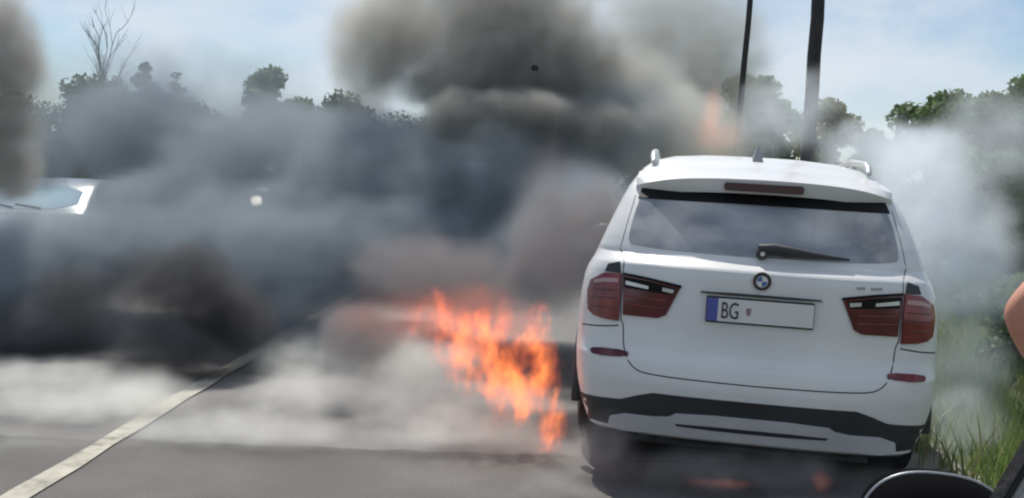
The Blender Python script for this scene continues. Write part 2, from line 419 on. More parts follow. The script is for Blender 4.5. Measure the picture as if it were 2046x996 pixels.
    bmesh.ops.bevel(bm, geom=bm.edges[:], offset=0.006, segments=2, affect='EDGES')
    obj('brake_light', bm, mat_new('high_brake_lens', (0.05, 0.012, 0.014), 0.2), sp, 40)
    # roof rails
    for s in (-1, 1):
        bm = bmesh.new()
        add_tube(bm, [(s * 0.60, 0.86, 1.665), (s * 0.602, 0.90, 1.695), (s * 0.605, 1.02, 1.722), (s * 0.61, 1.6, 1.752), (s * 0.61, 2.1, 1.732), (s * 0.60, 2.5, 1.66), (s * 0.60, 2.56, 1.61)], [0.016, 0.02, 0.02, 0.02, 0.02, 0.018, 0.016], 8)
        add_tube(bm, [(s * 0.60, 1.5, 1.62), (s * 0.608, 1.5, 1.76)], 0.018, 8)
        obj('roof_rail', bm, M['rail'], root, 60)
    # aerial fin
    bm = bmesh.new(); prof = [(1.02, 0.0), (1.04, 0.055), (1.075, 0.10), (1.11, 0.098), (1.17, 0.05), (1.26, 0.0)]
    for s in (-1, 1): pass
    L = [bm.verts.new((-0.006 - 0.026 * (1 - h / 0.1), y, 1.70 + h)) for y, h in prof]
    Rr = [bm.verts.new((0.006 + 0.026 * (1 - h / 0.1), y, 1.70 + h)) for y, h in prof]
    bm.faces.new(L); bm.faces.new(Rr[::-1])
    for i in range(len(prof)):
        j = (i + 1) % len(prof); bm.faces.new((L[i], Rr[i], Rr[j], L[j]))
    bmesh.ops.recalc_face_normals(bm, faces=bm.faces)
    obj('aerial_fin', bm, mat_new('grey_fin', (0.28, 0.29, 0.31), 0.4), root, 50)
    # tail lamps: outer on the wing, inner on the tailgate
    inner = [(0.395, 1.018), (0.46, 0.872), (0.50, 0.852), (0.678, 0.850), (0.690, 1.052), (0.55, 1.040)]
    outer = [(0.698, 0.815), (0.78, 0.817), (0.835, 0.828), (0.866, 0.85), (0.876, 0.95), (0.862, 1.005), (0.79, 1.052), (0.700, 1.060)]
    for s in (-1, 1):
        P = (lambda q: q) if s > 0 else mirror
        li = S.patch('inner_tail_lamp', P(inner), '-y', M['lamp_dark'], root, 0.010, 0.03)
        lo = S.patch('outer_tail_lamp', P(outer), '-y', M['lamp_red'], root, 0.012, 0.022)
        S.patch('lamp_strip', P([(0.425, 1.004), (0.432, 0.984), (0.485, 0.992), (0.485, 1.010)]), '-y', M['lamp_clear'], li, 0.014, 0.03)
        S.patch('lamp_strip', P([(0.555, 1.010), (0.555, 0.994), (0.672, 1.006), (0.672, 1.026)]), '-y', M['lamp_clear'], li, 0.014, 0.03)
        S.patch('lamp_strip', P([(0.710, 1.012), (0.710, 1.032), (0.78, 1.028), (0.84, 1.010), (0.84, 0.992), (0.78, 1.006)]), '-y', mat_new('pink_lamp_strip', (0.42, 0.26, 0.27), 0.2), lo, 0.016, 0.022)
        S.patch('lamp_band', P([(0.415, 1.010), (0.430, 0.976), (0.676, 0.990), (0.684, 1.044), (0.55, 1.034)]), '-y', M['black_gloss'], li, 0.012, 0.03)
        for zz in (0.905, 0.945): S.line('lamp_rib', [(s * 0.475, zz - 0.002), (s * 0.58, zz), (s * 0.675, zz + 0.004)], '-y', M['lamp_red'], li, 0.004, 0.03, 0.009)
        for zz in (0.88, 0.93, 0.97): S.line('lamp_rib', [(s * 0.715, zz), (s * 0.78, zz - 0.003), (s * 0.845, zz - 0.008)], '-y', M['lamp_dark'], lo, 0.004, 0.03, 0.011)
        S.line('lamp_surround', P([(0.392, 1.022), (0.55, 1.046), (0.690, 1.060)]) if s > 0 else [(-0.392, 1.022), (-0.55, 1.046), (-0.690, 1.060)], '-y', M['black_gloss'], li, 0.007, 0.03, 0.008)
        S.patch('lamp_top_trim', P([(0.705, 1.062), (0.79, 1.060), (0.775, 1.100), (0.715, 1.116)]), '-y', M['black_plastic'], root, 0.008, 0.03)
        # reflector low on the bumper
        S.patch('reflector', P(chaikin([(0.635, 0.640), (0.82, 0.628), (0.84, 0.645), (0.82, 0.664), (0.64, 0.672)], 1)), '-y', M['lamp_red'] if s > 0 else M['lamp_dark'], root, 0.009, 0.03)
        S.line('bumper_seam', [(s * 0.70, 0.79), (s * 0.80, 0.775), (s * 0.90, 0.765)], '-y', M['seam'], root, 0.004)
    # tailgate seams
    half = chaikin([(0.694, 1.12), (0.694, 0.83), (0.672, 0.80), (0.668, 0.68), (0.61, 0.585), (0.50, 0.565), (0.0, 0.560)], 2, False)
    S.line('tailgate_seam', half + [(-x, z) for x, z in half[-2::-1]], '-y', M['seam'], root, 0.0036)
    for s in (-1, 1): S.line('tailgate_seam', [(s * 0.694, 1.12), (s * 0.725, 1.18), (s * 0.705, 1.30), (s * 0.672, 1.47)], '-y', M['seam'], root, 0.0026)
    # bumper: black lower part, grey skid plate, dark underside
    S.patch('bumper_insert', [(-0.88, 0.40), (-0.66, 0.418), (-0.58, 0.45), (-0.50, 0.475), (0.50, 0.475), (0.58, 0.45), (0.66, 0.418), (0.88, 0.40), (0.875, 0.30), (0.80, 0.222), (-0.80, 0.222), (-0.875, 0.30)], '-y', M['black_plastic'], root, 0.006, 0.05, 0.01)
    S.patch('skid_plate', chaikin([(-0.72, 0.25), (-0.70, 0.345), (-0.42, 0.352), (-0.36, 0.392), (0.36, 0.392), (0.42, 0.352), (0.70, 0.345), (0.72, 0.25), (0.42, 0.27), (-0.42, 0.27)], 1), '-y', M['grey_plastic'], root, 0.020, 0.05, 0.02)
    S.patch('skid_plate_rib', chaikin([(-0.36, 0.318), (0.36, 0.318), (0.38, 0.338), (-0.38, 0.338)], 1), '-y', M['black_plastic'], root, 0.024, 0.05, 0.01)
    bm = bmesh.new(); add_box(bm, (-0.62, 0.30, 0.16), (0.62, 4.2, 0.26)); add_box(bm, (-0.72, 0.86, 0.30), (0.72, 0.98, 0.44)); add_tube(bm, [(-0.45, 0.45, 0.26), (-0.45, 1.0, 0.25)], 0.09, 14)
    obj('underbody', bm, M['black_plastic'], root)
    for x in (-0.53, -0.43):
        bm = bmesh.new(); add_tube(bm, [(x, 0.16, 0.24), (x, 0.5, 0.24)], 0.035, 16); obj('exhaust_pipe', bm, M['black_plastic'], root, 40)
    # number plate
    py = S.hit(0, 0.91, '-y')[0].y
    bm = bmesh.new(); add_box(bm, (-0.264, py - 0.016, 0.858), (0.264, py + 0.03, 0.990)); bmesh.ops.bevel(bm, geom=bm.edges[:], offset=0.005, segments=1, affect='EDGES')
    pf = obj('number_plate_frame', bm, M['black_plastic'], root)
    bm = bmesh.new(); add_box(bm, (-0.260, py - 0.021, 0.868), (0.260, py - 0.010, 0.982)); obj('number_plate', bm, M['plate_white'], pf)
    bm = bmesh.new(); add_box(bm, (-0.260, py - 0.0235, 0.868), (-0.206, py - 0.012, 0.982)); obj('blue_band', bm, M['plate_blue'], pf)
    me = text_mesh('BG', 0.118, 0.0015)
    t = link('plate_lettering', me, M['ink'], pf); t.matrix_local = Matrix.Translation((-0.192, py - 0.0235, 0.884)) @ Matrix.Rotation(R(90), 4, 'X') @ Matrix.Diagonal((0.60, 1.0, 1.0, 1.0))
    bm = bmesh.new()
    sh = [(-0.012, 0.943), (0.012, 0.943), (0.012, 0.918), (0.0, 0.901), (-0.012, 0.918)]
    vf = [bm.verts.new((x - 0.055, py - 0.0235, z)) for x, z in sh]; vb = [bm.verts.new((x - 0.055, py - 0.012, z)) for x, z in sh]
    bm.faces.new(vf); bm.faces.new(vb[::-1])
    for i in range(5): bm.faces.new((vf[i], vb[i], vb[(i + 1) % 5], vf[(i + 1) % 5]))
    bmesh.ops.recalc_face_normals(bm, faces=bm.faces); obj('plate_shield', bm, mat_new('shield_dull', (0.26, 0.16, 0.22), 0.4), pf)
    S.patch('plate_lamp_bar', chaikin([(-0.30, 1.000), (0.30, 1.000), (0.29, 1.012), (-0.29, 1.012)], 1), '-y', M['black_plastic'], root, 0.018, 0.05)
    # round emblem: dark ring, chrome rims, blue and white quarters
    ez = 1.080; ey = S.hit(0, ez, '-y')[0].y - 0.006
    em = None
    def disc(r0, r1, y, a0=0.0, a1=2 * math.pi, n=32, d=0.004):
        bm = bmesh.new(); V = []
        full = abs(a1 - a0 - 2 * math.pi) < 1e-6
        m = n if full else n + 1
        for k in range(m):
            a = a0 + (a1 - a0) * k / n
            V.append([bm.verts.new((r * math.cos(a), yy, ez + r * math.sin(a))) for r, yy in ((r0, y - d), (r1, y - d), (r1, y + d), (r0, y + d))])
        for k in range(n):
            A, B = V[k], V[(k + 1) % m]
            for q in range(4): bm.faces.new((A[q], A[(q + 1) % 4], B[(q + 1) % 4], B[q]))
        if not full: bm.faces.new(V[0]); bm.faces.new(V[-1][::-1])
        bmesh.ops.remove_doubles(bm, verts=bm.verts, dist=1e-6); bmesh.ops.recalc_face_normals(bm, faces=bm.faces)
        return bm
    em = obj('emblem', disc(0.028, 0.046, ey), M['ink'], root, 40)
    obj('emblem_rim', disc(0.045, 0.049, ey - 0.001), M['chrome'], em, 40); obj('emblem_rim', disc(0.0265, 0.0295, ey - 0.001), M['chrome'], em, 40)
    for q in range(4):
        obj('emblem_quarter', disc(0.0, 0.0268, ey, q * math.pi / 2, (q + 1) * math.pi / 2, 8), M['plate_white'] if q % 2 == 0 else M['emblem_blue'], em)
    # small raised model badges, too blurred to read
    for x0, x1 in ((0.46, 0.50), (0.53, 0.585)):
        S.patch('badge', [(x0, 1.072), (x1, 1.074), (x1, 1.086), (x0, 1.084)], '-y', mat_new('dull_badge', (0.3, 0.3, 0.31), 0.4), root, 0.004, 0.03, 0.004)
    # rear wiper
    h0 = S.hit(0.0, 1.21, '-y')[0]
    bm = bmesh.new()
    add_tube(bm, [(0.0, h0.y + 0.04, 1.205), (0.0, h0.y - 0.045, 1.21)], [0.034, 0.026], 14)
    pts = [(-0.02, 1.225), (0.06, 1.230), (0.14, 1.221), (0.24, 1.211), (0.34, 1.204), (0.43, 1.200)]
    add_tube(bm, [S.hit(x, z, '-y')[0] + Vector((0, -0.035, 0.012)) for x, z in pts], [0.024, 0.028, 0.026, 0.019, 0.012, 0.006], 8)
    wi = obj('wiper', bm, M['black_plastic'], root, 50)
    bm = bmesh.new(); add_tube(bm, [(0.0, h0.y - 0.044, 1.212), (0.0, h0.y - 0.052, 1.212)], 0.012, 10); obj('wiper_cap', bm, M['chrome'], wi, 40)
    # side windows, doors, mirrors, front
    for s, ax in ((-1, '-x'), (1, '+x')):
        S.patch('side_window', chaikin([(0.62, 1.20), (1.25, 1.18), (1.25, 1.50), (0.86, 1.44)], 1), ax, M['glass'], root, 0.004, 0.08)
        S.patch('side_window', chaikin([(1.33, 1.18), (2.15, 1.17), (2.1, 1.53), (1.33, 1.51)], 1), ax, M['glass'], root, 0.004, 0.08)
        S.patch('side_window', chaikin([(2.23, 1.17), (3.05, 1.16), (2.55, 1.50), (2.2, 1.53)], 1), ax, M['glass'], root, 0.004, 0.08)
        for pts in ([(1.29, 1.15), (1.24, 0.85), (1.32, 0.42), (2.17, 0.40)], [(2.19, 1.15), (2.17, 0.40), (3.2, 0.42), (3.22, 1.1)]):
            S.line('door_seam', pts, ax, M['seam'], root, 0.004, 0.05)
        for y in (1.42, 2.32):
            h = S.hit(y, 0.98, ax)[0]; bm = bmesh.new(); add_tube(bm, [(h.x, y - 0.1, 0.98), (h.x + s * 0.035, y - 0.07, 0.985), (h.x + s * 0.035, y + 0.07, 0.985), (h.x, y + 0.1, 0.98)], 0.013, 8)
            obj('door_handle', bm, M['paint_white'], root, 50)
        bm = bmesh.new(); bmesh.ops.create_uvsphere(bm, u_segments=16, v_segments=10, radius=1.0)
        bmesh.ops.scale(bm, vec=(0.11, 0.07, 0.08), verts=bm.verts); bmesh.ops.translate(bm, vec=(s * 1.0, 2.85, 1.15), verts=bm.verts)
        add_tube(bm, [(s * 0.86, 2.87, 1.11), (s * 0.95, 2.86, 1.13)], 0.03, 8); obj('side_mirror', bm, M['paint_white'], root, 50)
        S.patch('headlight', [(s * a, b) for a, b in ([(0.45, 0.80), (0.80, 0.82), (0.80, 0.93), (0.45, 0.90)] if s > 0 else [(0.45, 0.80), (0.45, 0.90), (0.80, 0.93), (0.80, 0.82)])], '+y', M['headlamp_off'], root, 0.008, 0.05)
    S.patch('windscreen', chaikin([(-0.74, 1.15), (0.74, 1.15), (0.60, 1.52), (-0.60, 1.52)], 1), '+y', M['windscreen'], root, 0.004, 0.06)
    S.patch('grille', chaikin([(-0.32, 0.68), (0.32, 0.68), (0.30, 0.88), (-0.30, 0.88)], 1), '+y', M['black_gloss'], root, 0.008, 0.05)
    return root
car = burning_car()

def oncoming(name, label, loc, rz, rows, paint, L, wheels, ws, sw, lamps, lit, grille, lampz):
    root = empty(name, loc, rz); tag(root, label, 'van' if 'van' in name else 'car')
    bm = stack_body(rows, 3, 10, 14); S = Surf(bm)
    body = obj('body', bm, paint, root, 32)
    hw = max(r[1] for r in rows)
    cut_arches(body, [(y, 0.33) for y in wheels], 0.37, hw)
    for p in body.data.polygons: p.use_smooth = True
    body.data.set_sharp_from_angle(angle=R(32))
    for y in wheels:
        for s in (-1, 1): wheel(root, s * (hw - 0.13), y, 0.33, 0.21, M['grey_plastic'])
    S.patch('windscreen', chaikin(ws, 1), '+y', M['windscreen'], root, 0.005, 0.07)
    for poly in sw:
        for ax in ('-x', '+x'): S.patch('side_window', chaikin(poly, 1), ax, M['glass'], root, 0.005, 0.09)
    for s in (-1, 1):
        poly = [(s * a, b) for a, b in lamps]
        if s < 0: poly = poly[::-1]
        S.patch('headlight', poly, '+y', M['headlamp_off'], root, 0.01, 0.05)
        if s == lit:
            h = S.hit(s * lampz[0], lampz[1], '+y')[0]; bm = bmesh.new()
            bmesh.ops.create_uvsphere(bm, u_segments=16, v_segments=10, radius=0.12); bmesh.ops.translate(bm, vec=h + Vector((0, 0.0, 0)), verts=bm.verts)
            obj('lit_bulb', bm, M['headlamp'], root, 60)
        zz = ws[0][1] + 0.05; h = S.hit(ws[0][0], zz, '+y')[0]
        bm = bmesh.new(); bmesh.ops.create_uvsphere(bm, u_segments=12, v_segments=8, radius=1.0)
        bmesh.ops.scale(bm, vec=(0.11, 0.07, 0.075), verts=bm.verts); bmesh.ops.translate(bm, vec=(s * (hw + 0.08), h.y - 0.25, zz), verts=bm.verts)
        add_tube(bm, [(s * (hw - 0.12), h.y - 0.25, zz - 0.03), (s * (hw + 0.05), h.y - 0.25, zz - 0.01)], 0.03, 8)
        obj('side_mirror', bm, paint, root, 60)
    S.patch('grille', chaikin(grille, 1), '+y', M['black_plastic'], root, 0.01, 0.06)
    S.patch('lower_grille', chaikin([(-0.55, 0.30), (0.55, 0.30), (0.5, 0.42), (-0.5, 0.42)], 1), '+y', M['black_plastic'], root, 0.01, 0.06)
    py = S.hit(0, 0.5, '+y')[0].y
    bm = bmesh.new(); add_box(bm, (-0.26, py - 0.02, 0.45), (0.26, py + 0.02, 0.56)); obj('number_plate', bm, M['plate_white'], root)
    for s in (-1, 1):
        x = ws[0][0] * 0.3 * s
        a = S.hit(x, ws[0][1] + 0.02, '+y')[0]; b = S.hit(x + 0.38, ws[0][1] + 0.06, '+y')[0]
        bm = bmesh.new(); add_tube(bm, [a + Vector((0, 0.03, 0)), b + Vector((0, 0.02, 0))], 0.012, 6); obj('wiper', bm, M['black_plastic'], root)
    return root
sedan = [(0.18, 0.74, 0.15, 4.2, 0.3, 0.4, 3), (0.24, 0.80, 0.05, 4.33, 0.32, 0.45, 3), (0.45, 0.86, 0.0, 4.4, 0.35, 0.5, 3), (0.62, 0.88, 0.02, 4.38, 0.35, 0.55, 3),
         (0.78, 0.875, 0.05, 4.25, 0.35, 0.55, 3), (0.86, 0.86, 0.10, 4.0, 0.35, 0.5, 3), (0.92, 0.845, 0.16, 3.5, 0.35, 0.4, 3), (0.955, 0.83, 0.22, 3.25, 0.3, 0.35, 3),
         (1.0, 0.81, 0.30, 3.15, 0.3, 0.3, 3), (1.2, 0.72, 0.55, 2.80, 0.3, 0.3, 3), (1.32, 0.66, 0.75, 2.55, 0.3, 0.3, 2.8), (1.38, 0.60, 0.95, 2.35, 0.3, 0.3, 2.6),
         (1.415, 0.48, 1.2, 2.1, 0.3, 0.3, 2.4), (1.43, 0.2, 1.5, 1.8, 0.1, 0.1, 2)]
p = at(12, 400, 13.4)
oncoming('hatchback', 'silver hatchback facing the camera, its pale windscreen showing through the smoke', (p.x, 17.1, 0), math.pi, sedan, M['paint_silver'], 4.4, (0.85, 3.5),
         [(-0.64, 1.0), (0.64, 1.0), (0.53, 1.325), (-0.53, 1.325)], [[(0.75, 1.0), (1.9, 0.98), (1.85, 1.32), (1.0, 1.30)], [(1.98, 0.98), (3.0, 0.97), (2.45, 1.30), (1.95, 1.32)]],
         [(0.45, 0.64), (0.80, 0.66), (0.80, 0.78), (0.5, 0.76)], 0, [(-0.35, 0.58), (0.35, 0.58), (0.35, 0.72), (-0.35, 0.72)], (0.6, 0.7))
vanr = [(0.22, 0.80, 0.08, 4.75, 0.2, 0.35, 3.5), (0.3, 0.90, 0.02, 4.85, 0.2, 0.4, 3.5), (0.55, 0.96, 0.0, 4.9, 0.2, 0.45, 3.5), (0.9, 0.97, 0.0, 4.86, 0.2, 0.5, 3.5),
        (1.10, 0.965, 0.0, 4.72, 0.2, 0.5, 3.5), (1.20, 0.96, 0.0, 4.4, 0.2, 0.4, 3.5), (1.27, 0.95, 0.0, 4.15, 0.2, 0.3, 3.5), (1.5, 0.92, 0.02, 3.85, 0.2, 0.3, 3.5),
        (1.8, 0.87, 0.05, 3.4, 0.2, 0.3, 3.5), (1.92, 0.83, 0.1, 3.1, 0.2, 0.3, 3), (1.98, 0.72, 0.25, 2.85, 0.2, 0.3, 3), (2.0, 0.4, 0.6, 2.4, 0.2, 0.2, 2.5)]
p = at(512, 402, 22.8)
oncoming('van', 'dark maroon van with one bright headlight facing the camera in dense smoke', (p.x - 0.70, 22.8 + 4.7, 0), math.pi, vanr, M['paint_dark'], 4.9, (0.9, 4.0),
         [(-0.80, 1.30), (0.80, 1.30), (0.74, 1.82), (-0.74, 1.82)], [[(2.6, 1.28), (3.7, 1.27), (3.3, 1.72), (2.6, 1.75)]],
         [(0.52, 0.94), (0.86, 0.96), (0.86, 1.12), (0.60, 1.10)], -1, [(-0.42, 0.80), (0.42, 0.80), (0.42, 1.0), (-0.42, 1.0)], (0.70, p.z))

# ------------------------------------------------------------------ photographer's own car: mirror and pillar; a hand beside them
def own_car():
    c = at(1862, 1086, 1.30)
    root = empty('camera_car', (c.x, c.y, 0)); tag(root, 'camera car with black side mirror and grey window pillar in the corner', 'car')
    bm = bmesh.new()
    a, b, d = 0.094, 0.090, 0.075; n, m = 40, 20
    rings = []
    def se(t, e): return math.copysign(abs(t) ** e, t)
    for j in range(m + 1):
        ph = -math.pi / 2 + math.pi * j / m
        rings.append([bm.verts.new((a * se(math.cos(ph), 0.6) * se(math.cos(2 * math.pi * i / n), 0.78), d * se(math.sin(ph), 0.8), b * se(math.cos(ph), 0.6) * se(math.sin(2 * math.pi * i / n), 0.78))) for i in range(n)])
    for r0, r1 in zip(rings, rings[1:]):
        for k in range(n): bm.faces.new((r0[k], r0[(k + 1) % n], r1[(k + 1) % n], r1[k]))
    bmesh.ops.remove_doubles(bm, verts=bm.verts, dist=1e-5); bmesh.ops.recalc_face_normals(bm, faces=bm.faces)
    mir = obj('side_mirror', bm, mat_new('matt_black_shell', (0.004, 0.004, 0.005), 0.9, spec=0.02), root, 60); mir.location = (0, 0, c.z); mir.rotation_euler = (0, R(3), R(-6))
    bm = bmesh.new()
    pts = [(a * 1.008 * se(math.cos(t), 0.78), -0.004, b * 1.008 * se(math.sin(t), 0.78)) for t in [2 * math.pi * k / 56 for k in range(56)]]
    add_tube(bm, pts + pts[:1], 0.0024, 8, False)
    rim = obj('mirror_rim', bm, mat_new('dull_rim', (0.30, 0.31, 0.33), 0.4, metal=0.6), mir, 60)
    bm = bmesh.new()
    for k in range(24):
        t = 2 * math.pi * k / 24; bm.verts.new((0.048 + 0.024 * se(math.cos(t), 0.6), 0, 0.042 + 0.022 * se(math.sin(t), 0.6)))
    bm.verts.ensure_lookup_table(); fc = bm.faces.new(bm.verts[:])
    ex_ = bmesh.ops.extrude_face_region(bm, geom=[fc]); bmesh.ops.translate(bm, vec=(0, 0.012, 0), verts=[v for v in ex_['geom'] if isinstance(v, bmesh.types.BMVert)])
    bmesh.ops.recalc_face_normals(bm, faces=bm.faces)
    g = obj('mirror_reflection', bm, mat_new('grey_reflection', (0.03, 0.038, 0.038), 0.3), mir); g.location = (0, -0.064, 0)  # grey raised patch painting in a reflection on the black shell
    # pillar: a slanting grey strip with a black rubber seal on its outer edge
    p0 = at(1935, 1090, 1.22); p1 = at(2190, 655, 1.05)
    ax = (p1 - p0); right = Vector((1, 0, 0)); right = (right - ax.normalized() * right.dot(ax.normalized())).normalized(); dep = ax.normalized().cross(right)
    def bar(name, u0, u1, t0, t1, m, par):
        bm = bmesh.new(); V = []
        for q in (p0, p1):
            V.append([bm.verts.new(q + right * u + dep * t - Vector((c.x, c.y, 0))) for u, t in ((u0, t0), (u1, t0), (u1, t1), (u0, t1))])
        for k in range(4): bm.faces.new((V[0][k], V[0][(k + 1) % 4], V[1][(k + 1) % 4], V[1][k]))
        bm.faces.new(V[0]); bm.faces.new(V[1][::-1]); bmesh.ops.recalc_face_normals(bm, faces=bm.faces)
        bmesh.ops.bevel(bm, geom=[e for e in bm.edges], offset=0.002, segments=2, affect='EDGES')
        return obj(name, bm, m, par, 40)
    pil = bar('pillar', 0.008, 0.050, -0.02, 0.02, mat_new('grey_pillar_trim', (0.33, 0.34, 0.35), 0.6, var=0.15, vscale=30), root)
    bar('seal', 0.0, 0.0085, -0.012, 0.012, M['rubber'], pil)
    bar('seal', 0.036, 0.040, -0.024, -0.019, M['rubber'], pil)
    # door the mirror and pillar stand on, below the frame
    bm = bmesh.new(); add_box(bm, (-0.02, -1.1, 0.30), (0.12, 0.15, c.z - 0.10)); bmesh.ops.bevel(bm, geom=bm.edges[:], offset=0.02, segments=2, affect='EDGES')
    obj('door', bm, M['paint_silver'], root, 40)
    bm = bmesh.new(); add_tube(bm, [(0.04, 0.02, c.z - 0.13), (0.02, 0.01, c.z - 0.06)], [0.035, 0.03], 10); obj('mirror_arm', bm, M['black_plastic'], root, 40)
own_car()

def hand():
    D = 0.52
    V = []; E_ = []; Rd = []
    def add(px, py, dy, r, prev=None):
        V.append(at(px, py, D + dy)); Rd.append(r)
        if prev is not None: E_.append((prev, len(V) - 1))
        return len(V) - 1
    wr = add(2400, 800, 0.03, 0.024); f1 = add(2620, 960, 0.05, 0.029, wr); add(2860, 1130, 0.06, 0.034, f1)
    palm = add(2290, 690, 0.03, 0.026, wr)
    for k, (dx, dy_) in enumerate(((0, 0), (4, -6), (10, 4), (20, 22))):
        dd = -0.006 + 0.019 * k
        mc = add(2190 + dx, 560 + dy_, dd, 0.0125, palm)
        mid = add(2100 + dx, 560 + dy_, dd, 0.0105, mc)
        pip = add(2024 + dx, 627 + dy_, dd, 0.0068, mid)
        dp = add(2080 + dx, 712 + dy_, dd + 0.002, 0.0090, pip)
        add(2140 + dx, 745 + dy_, dd + 0.004, 0.0080, dp)
    t1 = add(2270, 780, -0.014, 0.0125, wr); t2 = add(2200, 790, -0.024, 0.0110, t1); add(2140, 770, -0.028, 0.0085, t2)
    base = V[0].copy()
    me = bpy.data.meshes.new('hand'); me.from_pydata([tuple(v - base) for v in V], E_, [])
    o = link('hand', me, M['skin']); o.location = base
    sk = o.modifiers.new('skin', 'SKIN'); sk.use_smooth_shade = True
    for i, sv in enumerate(me.skin_vertices[0].data): sv.radius = (Rd[i], Rd[i]); sv.use_root = (i == 0)
    ss = o.modifiers.new('sub', 'SUBSURF'); ss.levels = 2; ss.render_levels = 2
    dg = bpy.context.evaluated_depsgraph_get(); dg.update()
    m2 = bpy.data.meshes.new_from_object(o.evaluated_get(dg)); o.modifiers.clear(); o.data = m2
    if not m2.materials: m2.materials.append(M['skin'])
    tag(o, 'bare hand with bent fingers raised beside the window pillar', 'hand')
hand()

# ------------------------------------------------------------------ poles and wires
def utility_pole(px, Y, lean, r0, r1, label):
    b = at(px, 380, Y); base = Vector((b.x, Y, 0))
    root = empty('utility_pole', base); tag(root, label, 'pole', 'utility poles along the road')
    H = 10.5; top = Vector((math.tan(lean) * H, 0, H))
    bm = bmesh.new(); rnd = random.Random(int(px)); n = 14
    add_tube(bm, [(top * (k / n)) + Vector((rnd.uniform(-0.012, 0.012), 0, 0)) - Vector((0, 0, 0.2 if k == 0 else 0)) for k in range(n + 1)], [r0 + (r1 - r0) * k / n for k in range(n + 1)], 12)
    obj('post', bm, M['pole_wood'], root, 60)
    bm = bmesh.new(); q = top * 0.955; add_box(bm, q + Vector((-0.9, -0.14, -0.05)), q + Vector((0.9, -0.04, 0.05))); arm = obj('crossarm', bm, M['pole_wood'], root)
    for x in (-0.8, 0.0, 0.8):
        bm = bmesh.new(); add_tube(bm, [q + Vector((x, -0.09, 0.05)), q + Vector((x, -0.09, 0.12)), q + Vector((x, -0.09, 0.2))], [0.02, 0.05, 0.03], 10)
        obj('insulator', bm, M['grey_plastic'], arm, 50)
    return base + q
qa = utility_pole(1606, 22.0, R(1.0), 0.150, 0.125, 'thick dark timber utility pole leaning over the burning car')
qb = utility_pole(1460, 40.0, R(2.6), 0.125, 0.105, 'thin distant utility pole seen through brownish smoke')
for k, x in enumerate((-0.8, 0.0, 0.8)):
    a = qa + Vector((x, -0.09, 0.2)); b = qb + Vector((x, -0.09, 0.2)); bm = bmesh.new()
    far = b + (b - a) * 2.2
    pts = [a + (b - a) * t - Vector((0, 0, 0.5 * 4 * t * (1 - t))) for t in [i / 16 for i in range(17)]]
    back = a - (b - a) * 1.6
    pts = [back + (a - back) * t - Vector((0, 0, 0.6 * 4 * t * (1 - t))) for t in [i / 16 for i in range(16)]] + pts
    add_tube(bm, pts, 0.012, 5)
    tag(obj('overhead_wire', bm, M['black_plastic']), ('dark overhead wire on the pole insulators nearest the road', 'dark overhead wire on the middle pole insulators', 'dark overhead wire on the pole insulators nearest the verge trees')[k], 'wire', 'wires between the poles')

# ------------------------------------------------------------------ trees
def tree(name, px, top, Y, wpx, label, leaf, seed, trunk_frac=0.35, nl=2600, lumps=11, spike=0.0, leafs=0.13, group=None):
    rnd = random.Random(seed); trunk_frac *= 0.3
    t = at(px, top, Y); s = Y / FPX; Hh = t.z; rw = 1.15 * wpx * s / 2
    lumps = int(max(lumps * 1.8, 7 * Hh / rw)); nl = int(nl * 1.2)
    root = empty(name, (t.x, Y, 0)); tag(root, label, 'shrub' if name == 'shrub' else 'tree', group)
    bm = bmesh.new()
    add_tube(bm, [(0, 0, -0.2), (0.05 * rw, 0, Hh * 0.3), (-0.04 * rw, 0.1, Hh * 0.6), (0, 0, Hh * 0.88)], [0.035 * Hh, 0.028 * Hh, 0.018 * Hh, 0.006 * Hh], 9)
    centers = []
    for k in range(lumps):
        a = rnd.uniform(0, 2 * math.pi); u = rnd.uniform(0, 1)
        z = Hh * (trunk_frac + (0.90 - trunk_frac) * (k + 0.5) / lumps)
        prof = math.sin(math.pi * min(1, max(0.05, ((z / Hh) - trunk_frac * 0.5) / (1.08 - trunk_frac * 0.5)))) ** (0.38 + spike)
        rr = rw * prof * rnd.uniform(0.2, 0.72)
        r = rw * rnd.uniform(0.32, 0.50) * (0.55 + 0.45 * prof)
        centers.append((Vector((rr * math.cos(a), rr * math.sin(a), min(z, Hh - r * 0.75))), r))
    centers.append((Vector((0, 0, Hh - rw * 0.33)), rw * 0.33))
    for c, r in centers:
        z0 = max(Hh * 0.2, c.z - rw * 0.8)
        add_tube(bm, [(0, 0, z0), Vector((c.x * 0.5, c.y * 0.5, (z0 + c.z) / 2)), c], [0.014 * Hh, 0.009 * Hh, 0.003 * Hh], 5)
    obj('trunk', bm, M['bark'], root, 60)
    v = []; f = []; tot = sum(r * r for _, r in centers)
    for c, r in centers:
        for _ in range(int(3.4 * nl * r * r / tot)):
            d = Vector((rnd.gauss(0, 1), rnd.gauss(0, 1), rnd.gauss(0, 1))).normalized()
            q = c + Vector((d.x, d.y, d.z * 0.8)) * r * (rnd.uniform(0.35, 1.12) ** 0.6)
            a = Vector((rnd.gauss(0, 1), rnd.gauss(0, 1), rnd.gauss(0, 1))).normalized(); b = a.cross(d)
            if b.length < 0.1: continue
            b.normalize(); L = leafs * rnd.uniform(0.6, 1.3); W = L * rnd.uniform(0.4, 0.7)
            i = len(v); v += [q - a * L, q + b * W - a * L * 0.1, q + a * L, q - b * W + a * L * 0.1]; f.append((i, i + 1, i + 2, i + 3))
    pyd('crown', v, f, leaf, root)
    return root
